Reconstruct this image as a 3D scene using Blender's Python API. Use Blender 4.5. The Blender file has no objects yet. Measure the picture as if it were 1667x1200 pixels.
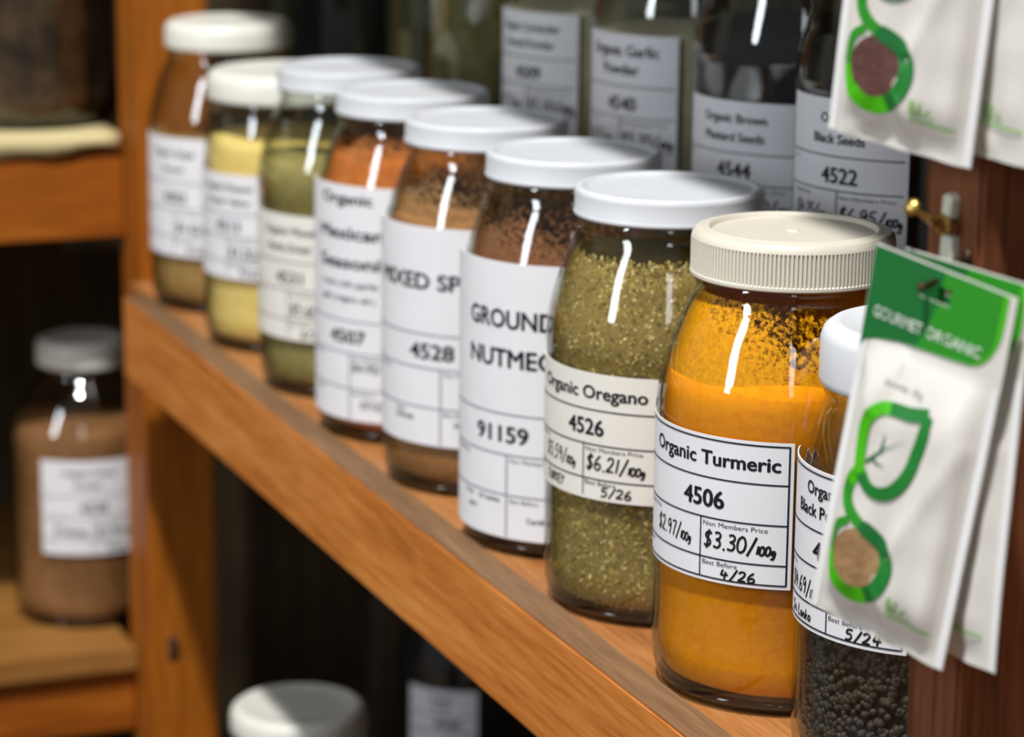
import bpy, bmesh, math, random
from mathutils import Vector, Matrix
random.seed(7)
MM = 0.001
R_ = math.radians
scene = bpy.context.scene
COL = scene.collection

# ------------------------------------------------------------------ camera
YAW, PITCH, ROLL, FPX = R_(21.8896), R_(13.2452), R_(0.5368), 4610.3
CAM = Vector((1120.53, -586.51, 443.28)) * MM
fw = Vector((-math.cos(YAW) * math.cos(PITCH), math.sin(YAW) * math.cos(PITCH), -math.sin(PITCH)))
rt = fw.cross(Vector((0, 0, 1))).normalized()
up = rt.cross(fw)
r2 = rt * math.cos(ROLL) + up * math.sin(ROLL)
u2 = up * math.cos(ROLL) - rt * math.sin(ROLL)
cd = bpy.data.cameras.new('camera')
cam = bpy.data.objects.new('camera', cd)
COL.objects.link(cam)
m = Matrix((r2, u2, -fw)).transposed().to_4x4()
m.translation = CAM
cam.matrix_world = m
cd.sensor_width = 36
cd.lens = FPX / 1667 * 36
cd.clip_start = 0.05
cd.dof.use_dof = True
cd.dof.focus_distance = (Vector((0.022, -0.056, 0.10)) - CAM).dot(fw) - 0.05
cd.dof.aperture_fstop = 8.6
scene.camera = cam

# ------------------------------------------------------------------ light
w = bpy.data.worlds.new('world')
scene.world = w
w.use_nodes = True
w.node_tree.nodes['Background'].inputs[0].default_value = (0.93, 0.96, 1.0, 1)
w.node_tree.nodes['Background'].inputs[1].default_value = 0.125

def area(name, loc, target, sx, sy, power, col):
    l = bpy.data.lights.new(name, 'AREA')
    l.shape = 'RECTANGLE'; l.size = sx; l.size_y = sy; l.energy = power; l.color = col
    o = bpy.data.objects.new(name, l); COL.objects.link(o)
    o.location = loc
    o.rotation_euler = (Vector(target) - Vector(loc)).to_track_quat('-Z', 'Y').to_euler()
    return o
area('ceiling_lamp', (0.80, -0.95, 3.20), (-0.3, -0.05, 0.1), 0.17, 0.17, 147, (1.0, 0.985, 0.965))
area('window_light', (0.3, -2.9, 1.35), (-0.2, 0, 0.1), 0.32, 1.5, 32, (0.86, 0.93, 1.0))
area('side_window_light', (3.4, -1.5, 1.7), (-0.3, 0, 0.1), 0.4, 1.4, 7, (0.9, 0.95, 1.0))

vs = scene.view_settings
vs.view_transform = 'Standard'; vs.look = 'None'; vs.gamma = 1; vs.use_curve_mapping = False
vs.exposure = 0.1
scene.cycles.transparent_max_bounces = 48
scene.cycles.max_bounces = 10

# ------------------------------------------------------------------ materials
def lin(c):
    return tuple(((v / 255) / 12.92 if v / 255 <= .04045 else ((v / 255 + .055) / 1.055) ** 2.4) for v in c) + (1,)

def mat(name):
    mt = bpy.data.materials.new(name); mt.use_nodes = True
    nt = mt.node_tree
    return mt, nt, nt.nodes['Principled BSDF']

def N(nt, t, **kw):
    n = nt.nodes.new(t)
    for k, v in kw.items():
        if k in n.inputs: n.inputs[k].default_value = v
        else: setattr(n, k, v)
    return n

def ramp(nt, stops):
    r = nt.nodes.new('ShaderNodeValToRGB')
    e = r.color_ramp.elements
    while len(e) < len(stops): e.new(0.5)
    for el, (p, c) in zip(e, stops): el.position = p; el.color = c
    return r

def plain(name, c, rough=.5, spec=.5, noise=0, nscale=60, metal=0, bump=0, coat=0):
    mt, nt, b = mat(name)
    b.inputs['Roughness'].default_value = rough
    b.inputs['Specular IOR Level'].default_value = spec
    b.inputs['Metallic'].default_value = metal
    b.inputs['Coat Weight'].default_value = coat
    tc = N(nt, 'ShaderNodeTexCoord')
    nz = N(nt, 'ShaderNodeTexNoise', Scale=float(nscale), Detail=4.0)
    nt.links.new(tc.outputs['Object'], nz.inputs['Vector'])
    lc = lin(c)
    lo = tuple(v * (1 - noise) for v in lc[:3]) + (1,)
    hi = tuple(min(1, v * (1 + noise)) for v in lc[:3]) + (1,)
    r = ramp(nt, [(.3, lo), (.7, hi)])
    nt.links.new(nz.outputs['Fac'], r.inputs[0]); nt.links.new(r.outputs[0], b.inputs['Base Color'])
    if bump:
        bp = N(nt, 'ShaderNodeBump', Strength=bump, Distance=.0006)
        nt.links.new(nz.outputs['Fac'], bp.inputs['Height']); nt.links.new(bp.outputs[0], b.inputs['Normal'])
    return mt

def wood(name, axis, c0, c1, c2, rough=.5, scale=1.0, bump=.25):
    mt, nt, b = mat(name)
    b.inputs['Roughness'].default_value = rough
    b.inputs['Specular IOR Level'].default_value = .35
    tc = N(nt, 'ShaderNodeTexCoord')
    mp = N(nt, 'ShaderNodeMapping')
    s = [34 * scale] * 3; s[axis] = 2.6 * scale
    mp.inputs['Scale'].default_value = s
    nt.links.new(tc.outputs['Object'], mp.inputs['Vector'])
    n1 = N(nt, 'ShaderNodeTexNoise', Scale=1.6, Detail=6.0, Roughness=.62, Distortion=.8)
    nt.links.new(mp.outputs[0], n1.inputs['Vector'])
    mp2 = N(nt, 'ShaderNodeMapping')
    s2 = [420 * scale] * 3; s2[axis] = 22 * scale
    mp2.inputs['Scale'].default_value = s2
    nt.links.new(tc.outputs['Object'], mp2.inputs['Vector'])
    n2 = N(nt, 'ShaderNodeTexNoise', Scale=1.0, Detail=3.0)
    nt.links.new(mp2.outputs[0], n2.inputs['Vector'])
    mx = N(nt, 'ShaderNodeMath', operation='MULTIPLY_ADD')
    mx.inputs[1].default_value = .45
    nt.links.new(n2.outputs['Fac'], mx.inputs[0])
    mm = N(nt, 'ShaderNodeMath', operation='MULTIPLY'); mm.inputs[1].default_value = .6
    nt.links.new(n1.outputs['Fac'], mm.inputs[0]); nt.links.new(mm.outputs[0], mx.inputs[2])
    r = ramp(nt, [(.32, lin(c0)), (.52, lin(c1)), (.72, lin(c2))])
    nt.links.new(mx.outputs[0], r.inputs[0]); nt.links.new(r.outputs[0], b.inputs['Base Color'])
    bp = N(nt, 'ShaderNodeBump', Strength=bump, Distance=.0008)
    nt.links.new(mx.outputs[0], bp.inputs['Height']); nt.links.new(bp.outputs[0], b.inputs['Normal'])
    return mt

def powder(name, c0, c1, scale=260, bump=.4, rough=.9, c2=None):
    mt, nt, b = mat(name)
    b.inputs['Roughness'].default_value = rough
    b.inputs['Specular IOR Level'].default_value = .15
    tc = N(nt, 'ShaderNodeTexCoord')
    n1 = N(nt, 'ShaderNodeTexNoise', Scale=float(scale), Detail=5.0, Roughness=.65)
    n2 = N(nt, 'ShaderNodeTexNoise', Scale=22.0, Detail=3.0)
    for n in (n1, n2): nt.links.new(tc.outputs['Object'], n.inputs['Vector'])
    a = N(nt, 'ShaderNodeMath', operation='ADD')
    nt.links.new(n1.outputs['Fac'], a.inputs[0]); nt.links.new(n2.outputs['Fac'], a.inputs[1])
    h = N(nt, 'ShaderNodeMath', operation='MULTIPLY'); h.inputs[1].default_value = .5
    nt.links.new(a.outputs[0], h.inputs[0])
    st = [(.38, lin(c0)), (.58, lin(c1))] + ([(.7, lin(c2))] if c2 else [])
    r = ramp(nt, st)
    nt.links.new(h.outputs[0], r.inputs[0]); nt.links.new(r.outputs[0], b.inputs['Base Color'])
    bp = N(nt, 'ShaderNodeBump', Strength=bump, Distance=.0008)
    nt.links.new(n1.outputs['Fac'], bp.inputs['Height']); nt.links.new(bp.outputs[0], b.inputs['Normal'])
    return mt

def glass(name, edge=(95, 105, 80), face=(250, 252, 250)):
    """thin clear jar glass: straight-through transmission, absorption growing with
    the path through the wall, Fresnel-like reflection"""
    mt = bpy.data.materials.new(name); mt.use_nodes = True
    nt = mt.node_tree; nt.nodes.clear()
    out = N(nt, 'ShaderNodeOutputMaterial')
    lw = N(nt, 'ShaderNodeLayerWeight'); lw.inputs['Blend'].default_value = .5
    p3 = N(nt, 'ShaderNodeMath', operation='POWER'); p3.inputs[1].default_value = 5.0
    nt.links.new(lw.outputs['Facing'], p3.inputs[0])
    tr = N(nt, 'ShaderNodeBsdfTransparent')
    r = ramp(nt, [(0, lin(face)), (1, lin(edge))])
    nt.links.new(p3.outputs[0], r.inputs[0]); nt.links.new(r.outputs[0], tr.inputs[0])
    gl = N(nt, 'ShaderNodeBsdfGlossy', Roughness=.035)
    gl.inputs['Color'].default_value = (1, 1, 1, 1)
    p5 = N(nt, 'ShaderNodeMath', operation='POWER'); p5.inputs[1].default_value = 4.5
    nt.links.new(lw.outputs['Facing'], p5.inputs[0])
    ma = N(nt, 'ShaderNodeMath', operation='MULTIPLY_ADD'); ma.inputs[1].default_value = .75; ma.inputs[2].default_value = .045
    nt.links.new(p5.outputs[0], ma.inputs[0])
    tc = N(nt, 'ShaderNodeTexCoord')
    nz = N(nt, 'ShaderNodeTexNoise', Scale=55.0, Detail=2.0)
    nt.links.new(tc.outputs['Object'], nz.inputs['Vector'])
    bp = N(nt, 'ShaderNodeBump', Strength=.25, Distance=.0006)
    nt.links.new(nz.outputs['Fac'], bp.inputs['Height']); nt.links.new(bp.outputs[0], gl.inputs['Normal'])
    mx = N(nt, 'ShaderNodeMixShader')
    nt.links.new(ma.outputs[0], mx.inputs[0]); nt.links.new(tr.outputs[0], mx.inputs[1]); nt.links.new(gl.outputs[0], mx.inputs[2])
    nt.links.new(mx.outputs[0], out.inputs[0])
    return mt

def dust(name, c0, c1, z0, z1, lo, hi, patch=0.0):
    """powder clinging to the inside of the glass; cover thins out between z0 and z1 (mm)"""
    mt, nt, b = mat(name)
    b.inputs['Roughness'].default_value = .9
    b.inputs['Specular IOR Level'].default_value = .1
    tc = N(nt, 'ShaderNodeTexCoord')
    nf = N(nt, 'ShaderNodeTexNoise', Scale=420.0, Detail=4.0, Roughness=.7)
    nb = N(nt, 'ShaderNodeTexNoise', Scale=30.0, Detail=3.0)
    for n in (nf, nb): nt.links.new(tc.outputs['Object'], n.inputs['Vector'])
    sx = N(nt, 'ShaderNodeSeparateXYZ'); nt.links.new(tc.outputs['Object'], sx.inputs[0])
    mr = N(nt, 'ShaderNodeMapRange'); mr.inputs[1].default_value = z0 * MM; mr.inputs[2].default_value = z1 * MM
    mr.inputs[3].default_value = hi; mr.inputs[4].default_value = lo
    nt.links.new(sx.outputs['Z'], mr.inputs[0])
    # patchiness towards +x side (powder knocked off the glass there)
    px = N(nt, 'ShaderNodeMath', operation='MULTIPLY'); px.inputs[1].default_value = -patch
    nt.links.new(sx.outputs['X'], px.inputs[0])
    s1 = N(nt, 'ShaderNodeMath', operation='ADD'); nt.links.new(mr.outputs[0], s1.inputs[0]); nt.links.new(px.outputs[0], s1.inputs[1])
    nm = N(nt, 'ShaderNodeMath', operation='MULTIPLY_ADD'); nm.inputs[1].default_value = .7
    nt.links.new(nb.outputs['Fac'], nm.inputs[0]); nt.links.new(nf.outputs['Fac'], nm.inputs[2])
    s2 = N(nt, 'ShaderNodeMath', operation='ADD'); nt.links.new(s1.outputs[0], s2.inputs[0]); nt.links.new(nm.outputs[0], s2.inputs[1])
    r = N(nt, 'ShaderNodeMapRange'); r.inputs[1].default_value = .95; r.inputs[2].default_value = 1.15
    nt.links.new(s2.outputs[0], r.inputs[0])
    nt.links.new(r.outputs[0], b.inputs['Alpha'])
    cr = ramp(nt, [(.35, lin(c0)), (.65, lin(c1))])
    nt.links.new(nf.outputs['Fac'], cr.inputs[0]); nt.links.new(cr.outputs[0], b.inputs['Base Color'])
    return mt

M = {}
M['rail'] = wood('orange_pine_rail', 0, (160, 86, 30), (208, 128, 56), (232, 160, 88))
M['lip'] = wood('worn_shelf_lip', 0, (88, 64, 42), (122, 90, 60), (144, 110, 76), rough=.7)
M['shelf'] = wood('pine_shelf', 0, (122, 72, 34), (166, 108, 58), (190, 136, 82))
M['post'] = wood('pine_post', 2, (116, 60, 10), (162, 90, 18), (186, 114, 36))
M['post_dark'] = wood('brown_stained_post', 2, (44, 28, 16), (128, 76, 48), (152, 96, 64), scale=.8)
M['cross'] = wood('pine_cross_rail', 1, (112, 54, 8), (154, 82, 14), (176, 102, 28))
M['cross_top'] = wood('pine_cross_shelf', 1, (110, 68, 24), (152, 104, 48), (172, 124, 66))
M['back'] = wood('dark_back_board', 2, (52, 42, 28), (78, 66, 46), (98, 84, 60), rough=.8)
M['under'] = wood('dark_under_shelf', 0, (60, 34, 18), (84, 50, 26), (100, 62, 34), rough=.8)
M['knot'] = plain('dark_wood_knot', (52, 26, 20), .7, noise=.3)
M['glass'] = glass('clear_jar_glass')
M['glass_green'] = glass('greenish_jar_glass', (70, 80, 60), (240, 243, 234))
M['glass_base'] = glass('thick_base_glass', (24, 32, 20), (104, 116, 92))
M['lid'] = plain('white_enamelled_metal', (206, 209, 213), .4, .3, noise=.02)
M['lid_warm'] = plain('cream_white_lid', (226, 226, 214), .38, .5, noise=.02)
M['plastic'] = plain('ivory_plastic', (212, 206, 190), .4, .5, noise=.02)
M['plastic_white'] = plain('white_plastic', (214, 217, 222), .35, .5, noise=.02)
M['paper'] = plain('label_paper', (232, 232, 236), .75, .2, noise=.02, nscale=40, bump=.08)
M['paper_cream'] = plain('cream_label_paper', (232, 229, 220), .75, .2, noise=.02, nscale=40, bump=.08)
M['ink'] = plain('black_print', (24, 24, 34), .6, .3)
M['ink_soft'] = plain('grey_print', (98, 98, 104), .6, .3)
M['ink_light'] = plain('light_grey_rule', (150, 150, 156), .6, .3)
M['pen'] = plain('black_marker', (16, 16, 22), .5, .4)
M['liner'] = plain('cream_shelf_paper', (214, 200, 150), .8, .2, noise=.06, nscale=12)
M['wall'] = plain('painted_wall', (120, 116, 104), .9, .2, noise=.05, nscale=4)
M['floor'] = wood('floor_boards', 0, (80, 56, 36), (110, 80, 54), (130, 98, 68), scale=.4)
M['seam'] = plain('pressed_white_seam', (240, 240, 238), .35, .5, noise=.01)
M['pouch'] = plain('white_foil_pouch', (226, 222, 214), .33, .5, noise=.03, nscale=18)
M['g_dark'] = plain('dark_green_print', (22, 112, 50), .4)
M['g_mid'] = plain('mid_green_print', (44, 148, 34), .4)
M['g_bright'] = plain('bright_green_print', (76, 192, 14), .4)
M['g_deep'] = plain('deep_green_print', (30, 128, 48), .4)
M['g_pale'] = plain('pale_green_print', (150, 200, 120), .4)
M['white_print'] = plain('white_print', (225, 235, 222), .5)
M['grey_print'] = plain('pale_grey_print', (168, 166, 160), .5)
M['win_tan'] = powder('tan_powder_window', (146, 112, 76), (178, 146, 104), 300)
M['win_brown'] = powder('plum_brown_powder_window', (92, 62, 58), (116, 82, 76), 300)
M['brass'] = plain('brass', (196, 164, 92), .3, .5, metal=.9, noise=.1)
M['wire'] = plain('dark_wire', (70, 52, 36), .4, .5, metal=.6, noise=.1)
M['tag'] = plain('white_plastic_tie', (226, 232, 214), .4, .5, noise=.04)

# ------------------------------------------------------------------ mesh helpers
def link(name, me, parent=None, mats=None, smooth=False):
    o = bpy.data.objects.new(name, me); COL.objects.link(o)
    if parent: o.parent = parent
    for mt in (mats or []): me.materials.append(mt)
    if smooth:
        for p in me.polygons: p.use_smooth = True
    return o

def from_data(name, vs, fs, parent=None, mats=None, smooth=False, idx=None):
    me = bpy.data.meshes.new(name)
    me.from_pydata([tuple(c * MM for c in v) for v in vs], [], fs)
    me.update()
    o = link(name, me, parent, mats, smooth)
    if idx:
        for p, i in zip(me.polygons, idx): p.material_index = i
    return o

def empty(name, loc, label, cat, group=None):
    o = bpy.data.objects.new(name, None); COL.objects.link(o)
    o.location = tuple(c * MM for c in loc)
    o.empty_display_size = .02
    tag(o, label, cat, group)
    return o

def tag(o, label, cat, group=None):
    o['label'] = label; o['category'] = cat
    if group: o['group'] = group
    return o

def box(name, x0, x1, y0, y1, z0, z1, mt, parent=None, bevel=1.2):
    bm = bmesh.new()
    c = [(x, y, z) for x in (x0, x1) for y in (y0, y1) for z in (z0, z1)]
    v = [bm.verts.new(tuple(k * MM for k in p)) for p in c]
    for f in ((0, 1, 3, 2), (4, 6, 7, 5), (0, 4, 5, 1), (2, 3, 7, 6), (0, 2, 6, 4), (1, 5, 7, 3)):
        bm.faces.new([v[i] for i in f])
    bmesh.ops.recalc_face_normals(bm, faces=bm.faces)
    if bevel:
        bmesh.ops.bevel(bm, geom=bm.edges[:], offset=bevel * MM, segments=2, affect='EDGES')
    me = bpy.data.meshes.new(name); bm.to_mesh(me); bm.free()
    return link(name, me, parent, [mt])

def lathe(name, prof, mt, parent=None, seg=72, rfun=None, smooth=True, sharp=None):
    """prof: list of (r, z) mm from bottom axis round to the top axis"""
    vs, fs = [], []
    rings = []
    for i, (r, z) in enumerate(prof):
        if r < 1e-6:
            rings.append([len(vs)]); vs.append((0, 0, z))
        else:
            rings.append(list(range(len(vs), len(vs) + seg)))
            for k in range(seg):
                a = 2 * math.pi * k / seg
                rr, zz = (rfun(i, k, r, z, a) if rfun else (r, z))
                vs.append((rr * math.cos(a), rr * math.sin(a), zz))
    for a, b in zip(rings, rings[1:]):
        for k in range(seg):
            k2 = (k + 1) % seg
            if len(a) == 1 and len(b) == 1: continue
            if len(a) == 1: fs.append((a[0], b[k2], b[k]))
            elif len(b) == 1: fs.append((a[k], a[k2], b[0]))
            else: fs.append((a[k], a[k2], b[k2], b[k]))
    o = from_data(name, vs, fs, parent, [mt], smooth)
    if smooth and sharp:
        o.data.set_sharp_from_angle(angle=R_(sharp))
    return o

def tube(name, pts, rad, mt, parent=None, seg=10):
    """round wire along a polyline, mm"""
    pts = [Vector(p) for p in pts]
    vs, fs = [], []
    up0 = Vector((0, 0, 1))
    rr = rad if isinstance(rad, (list, tuple)) else [rad] * len(pts)
    for i, p in enumerate(pts):
        d = (pts[min(i + 1, len(pts) - 1)] - pts[max(i - 1, 0)]).normalized()
        s = d.cross(up0)
        if s.length < .1: s = d.cross(Vector((1, 0, 0)))
        s.normalize(); t = s.cross(d)
        for k in range(seg):
            a = 2 * math.pi * k / seg
            vs.append(tuple(p + s * math.cos(a) * rr[i] + t * math.sin(a) * rr[i]))
    for i in range(len(pts) - 1):
        for k in range(seg):
            k2 = (k + 1) % seg
            fs.append((i * seg + k, i * seg + k2, (i + 1) * seg + k2, (i + 1) * seg + k))
    fs.append(tuple(range(seg - 1, -1, -1)))
    fs.append(tuple((len(pts) - 1) * seg + k for k in range(seg)))
    return from_data(name, vs, fs, parent, [mt], True)

# text as flat triangles in mm: returns (verts2d, faces)
_tc = {}
def text2d(s, h, bold=0.0, squeeze=1.0):
    key = (s, bold)
    if key not in _tc:
        def mesh_of(txt):
            cu = bpy.data.curves.new('t', 'FONT'); cu.body = txt; cu.size = 1; cu.offset = 0.0; cu.resolution_u = 3
            ob = bpy.data.objects.new('t', cu); COL.objects.link(ob)
            dg = bpy.context.evaluated_depsgraph_get()
            me = bpy.data.meshes.new_from_object(ob.evaluated_get(dg))
            v = [(p.co.x, p.co.y) for p in me.vertices]; f = [tuple(p.vertices) for p in me.polygons]
            bpy.data.objects.remove(ob); bpy.data.curves.remove(cu); bpy.data.meshes.remove(me)
            return v, f
        hv, _ = mesh_of('H'); cap = max(p[1] for p in hv) - min(p[1] for p in hv)
        v, f = mesh_of(s)
        x0 = min(p[0] for p in v)
        v0 = [((x - x0) / cap, y / cap) for x, y in v]
        V, F = [], []
        for d, e in ((0, 0),) if bold < .02 else ((0, 0), (.03, 0), (.06, 0), (.09, 0), (.045, .035), (.045, -.03)):   # heavier stroke by overprinting
            o = len(V); V += [(x + d * bold / .035, y + e) for x, y in v0]; F += [tuple(i + o for i in q) for q in f]
        _tc[key] = (V, F)
    v, f = _tc[key]
    return [(x * h * squeeze, y * h) for x, y in v], f

# pen strokes, each glyph in a box of height 1
GL = {
 '0': (.6, [[(.3, 1), (.1, .85), (.03, .5), (.1, .12), (.28, 0), (.47, .15), (.54, .5), (.46, .85), (.3, 1), (.2, .95)]]),
 '1': (.3, [[(.18, 1), (.14, .5), (.1, 0)]]),
 '2': (.6, [[(.05, .78), (.18, .98), (.4, .95), (.46, .75), (.32, .4), (.05, .04), (.3, .06), (.55, .02)]]),
 '3': (.6, [[(.08, .92), (.3, 1), (.47, .85), (.4, .62), (.2, .53), (.44, .45), (.5, .22), (.35, .02), (.05, .08)]]),
 '4': (.65, [[(.2, 1), (.1, .5), (.15, .42), (.6, .48)], [(.42, .8), (.38, .4), (.36, 0)]]),
 '5': (.6, [[(.52, 1), (.18, .97), (.12, .6), (.38, .6), (.48, .35), (.36, .05), (.05, .03)]]),
 '6': (.58, [[(.4, 1), (.15, .7), (.05, .3), (.15, .03), (.38, .03), (.48, .25), (.35, .45), (.12, .35)]]),
 '7': (.55, [[(.04, .95), (.5, 1), (.35, .5), (.25, 0)]]),
 '8': (.56, [[(.3, .52), (.1, .72), (.16, .95), (.36, .97), (.44, .75), (.28, .52), (.08, .28), (.12, .04), (.36, .02), (.46, .25), (.3, .52)]]),
 '9': (.58, [[(.46, .85), (.3, 1), (.1, .85), (.1, .6), (.3, .52), (.47, .8), (.45, .4), (.36, 0)]]),
 '$': (.6, [[(.5, .85), (.3, .98), (.1, .8), (.15, .58), (.42, .45), (.45, .2), (.25, .02), (.03, .15)], [(.3, 1.12), (.24, -.12)]]),
 '/': (.55, [[(.5, 1.1), (.3, .5), (.05, -.15)]]),
 '.': (.28, [[(.1, .08), (.15, .0), (.1, .0)]]),
 'g': (.5, [[(.42, .5), (.2, .55), (.08, .3), (.2, .1), (.38, .2), (.42, .5), (.38, 0), (.25, -.35), (.02, -.28)]]),
 'T': (.6, [[(.02, .95), (.55, 1)], [(.3, .98), (.26, 0)]]), 'U': (.55, [[(.06, .95), (.08, .2), (.25, .02), (.42, .2), (.46, .95)]]),
 'R': (.55, [[(.1, 0), (.12, .95), (.4, .9), (.42, .6), (.12, .5), (.48, 0)]]), 'K': (.55, [[(.1, 1), (.1, 0)], [(.48, .95), (.12, .45), (.5, 0)]]),
 'E': (.5, [[(.46, .95), (.1, .95), (.08, 0), (.46, .02)], [(.1, .5), (.4, .52)]]), 'Y': (.55, [[(.05, 1), (.26, .5)], [(.5, 1), (.26, .5), (.2, 0)]]),
 'S': (.55, [[(.48, .85), (.3, 1), (.1, .8), (.15, .58), (.42, .42), (.42, .15), (.22, .02), (.03, .12)]]),
 'r': (.4, [[(.08, .55), (.1, 0)], [(.1, .35), (.22, .55), (.36, .5)]]), 'i': (.22, [[(.1, .5), (.1, 0)], [(.1, .75), (.13, .78)]]),
 'L': (.5, [[(.12, 1), (.08, .05), (.46, .03)]]), 'a': (.48, [[(.38, .5), (.15, .5), (.06, .2), (.2, .02), (.36, .2), (.38, .5), (.42, 0)]]),
 'n': (.45, [[(.06, .5), (.08, 0)], [(.08, .35), (.25, .52), (.36, .35), (.38, 0)]]), 'k': (.45, [[(.08, .95), (.08, 0)], [(.36, .5), (.1, .25), (.4, 0)]]),
 ' ': (.35, []),
}
def ribbon(pts, wd):
    """flat ribbon polygon strip around a 2-D polyline; wd number or list"""
    v, f = [], []
    n = len(pts)
    wl = wd if isinstance(wd, (list, tuple)) else [wd] * n
    for i, p in enumerate(pts):
        a = pts[max(i - 1, 0)]; b = pts[min(i + 1, n - 1)]
        dx, dy = b[0] - a[0], b[1] - a[1]; l = math.hypot(dx, dy) or 1
        nx, ny = -dy / l * wl[i] / 2, dx / l * wl[i] / 2
        v += [(p[0] + nx, p[1] + ny), (p[0] - nx, p[1] - ny)]
    for i in range(n - 1): f.append((2 * i, 2 * i + 1, 2 * i + 3, 2 * i + 2))
    return v, f
def smooth_pts(pts, sub=4):
    if len(pts) < 3: return [(pts[0][0] + (pts[1][0] - pts[0][0]) * t / 3, pts[0][1] + (pts[1][1] - pts[0][1]) * t / 3) for t in range(4)]
    out = []
    P = [pts[0]] + list(pts) + [pts[-1]]
    for i in range(1, len(P) - 2):
        p0, p1, p2, p3 = P[i - 1], P[i], P[i + 1], P[i + 2]
        for k in range(sub):
            t = k / sub
            out.append(tuple(.5 * (2 * p1[j] + (p2[j] - p0[j]) * t + (2 * p0[j] - 5 * p1[j] + 4 * p2[j] - p3[j]) * t * t + (3 * p1[j] - p0[j] - 3 * p2[j] + p3[j]) * t ** 3) for j in (0, 1)))
    out.append(pts[-1])
    return out
def hand2d(s, h, wd, squeeze=1.0, slope=0.0, small_from=None):
    V, F = [], []
    x = 0
    for ci, ch in enumerate(s):
        hh = h
        if small_from is not None and ci >= small_from: hh = h * .55
        adv, st = GL[ch]
        jit = random.uniform(-.03, .03)
        for pl in st:
            pts = smooth_pts([(x + px * hh * squeeze + .12 * py * hh, py * hh + jit * h + slope * x) for px, py in pl], 3)
            v, f = ribbon(pts, wd); o = len(V); V += v; F += [tuple(i + o for i in q) for q in f]
        x += adv * hh * squeeze * 1.08
    return V, F, x

# ------------------------------------------------------------------ labels on jars
class Print:
    """collects flat artwork in label space (u right, v up, mm)"""
    def __init__(self): self.v = []; self.f = []; self.items = []
    def add(self, v, f, u=0, w=0):
        o = len(self.v); self.v += [(a + u, b + w) for a, b in v]; self.f += [tuple(i + o for i in q) for q in f]
    def item(self, v, f, u=0, w=0): self.items.append(([(a + u, b + w) for a, b in v], list(f)))
    def text(self, s, u, v, h, bold=.0, align='L', squeeze=1.0, width=None):
        tv, tf = text2d(s, h, bold)
        wd = max(p[0] for p in tv)
        if width: squeeze = width / wd
        tv = [(x * squeeze, y) for x, y in tv]; wd *= squeeze
        u0 = u - (wd if align == 'R' else wd / 2 if align == 'C' else 0)
        self.item(tv, tf, u0, v)
    def hline(self, u0, u1, v, wd):
        n = max(2, int(abs(u1 - u0) / 3))
        self.add(*ribbon([(u0 + (u1 - u0) * i / n, v) for i in range(n + 1)], wd))
    def vline(self, u, v0, v1, wd): self.add(*ribbon([(u, v0), (u, v1)], wd))
    def hand(self, s, u, v, h, wd=.9, **k):
        a, b, _ = hand2d(s, h, wd, **k); self.item(a, b, u, v)
    def build(self, name, parent, mt, R, a0, z0, off):
        for nm, v2, f2 in [('ruled_lines', self.v, self.f)] * bool(self.v) + [(name, a, b) for a, b in self.items]:
            vs = []
            for u, v in v2:
                a = a0 + u / R
                vs.append(((R + off) * math.cos(a), (R + off) * math.sin(a), z0 + v))
            from_data(nm, vs, f2, parent, [mt])

def label_sheet(parent, R, a0, W, z0, H, mt):
    n = max(8, int(W / 3))
    vs, fs = [], []
    for r in (R + .55, R + .1):
        for j in range(2):
            for i in range(n + 1):
                a = a0 + W * i / n / R
                vs.append((r * math.cos(a), r * math.sin(a), z0 + H * j))
    s = n + 1
    for i in range(n):
        fs.append((i, i + 1, s + i + 1, s + i))
        fs.append((2 * s + i + 1, 2 * s + i, 3 * s + i, 3 * s + i + 1))
        fs.append((i + 1, i, 2 * s + i, 2 * s + i + 1))
        fs.append((s + i, s + i + 1, 3 * s + i + 1, 3 * s + i))
    fs.append((0, s, 3 * s, 2 * s)); fs.append((n, 2 * s + n, 3 * s + n, s + n))
    o = from_data('label', vs, fs, parent, [mt], True)
    o.data.set_sharp_from_angle(angle=R_(40))
    return o

# ------------------------------------------------------------------ jars
def jar_profile(R, H, zl, rn):
    """outer wall of a preserving jar: rounded base, straight body with a bead, round shoulder, neck"""
    k = R / 60.0
    zs = zl - 60                        # shoulder starts
    out = [(0, 2.5), (38 * k, 2.2), (46 * k, .3), (51 * k, 0), (55 * k, 1.5), (58 * k, 5.5), (59.6 * k, 12), (60 * k, 20), (60.5 * k, 23), (60 * k, 26),
           (60 * k, zs * .5), (60 * k, zs - 6), (60.5 * k, zs - 3.5), (60.3 * k, zs - 1)]
    base_r = 60.5 * k
    for dz, t in ((0, .985), (6, .955), (12, .90), (20, .79), (28, .65), (36, .49), (43, .32), (48, .17), (52, .05)):   # long sloping shoulder into the neck
        out.append((rn + (base_r - rn) * t, zl - 60 + dz))
    out += [(rn, zl - 5), (rn + 1.2, zl - 3.5), (rn + 1.2, zl - 1.5), (rn, zl), (rn, H - 4), (rn - 2, H - 3.5)]
    return out

def inner_at(prof, z):
    """outer radius at height z"""
    best = None
    for (r0, z0), (r1, z1) in zip(prof, prof[1:]):
        if min(z0, z1) <= z <= max(z0, z1) and z1 != z0 and r0 > 20:
            best = r0 + (r1 - r0) * (z - z0) / (z1 - z0)
    return best if best else prof[-1][0]

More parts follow.
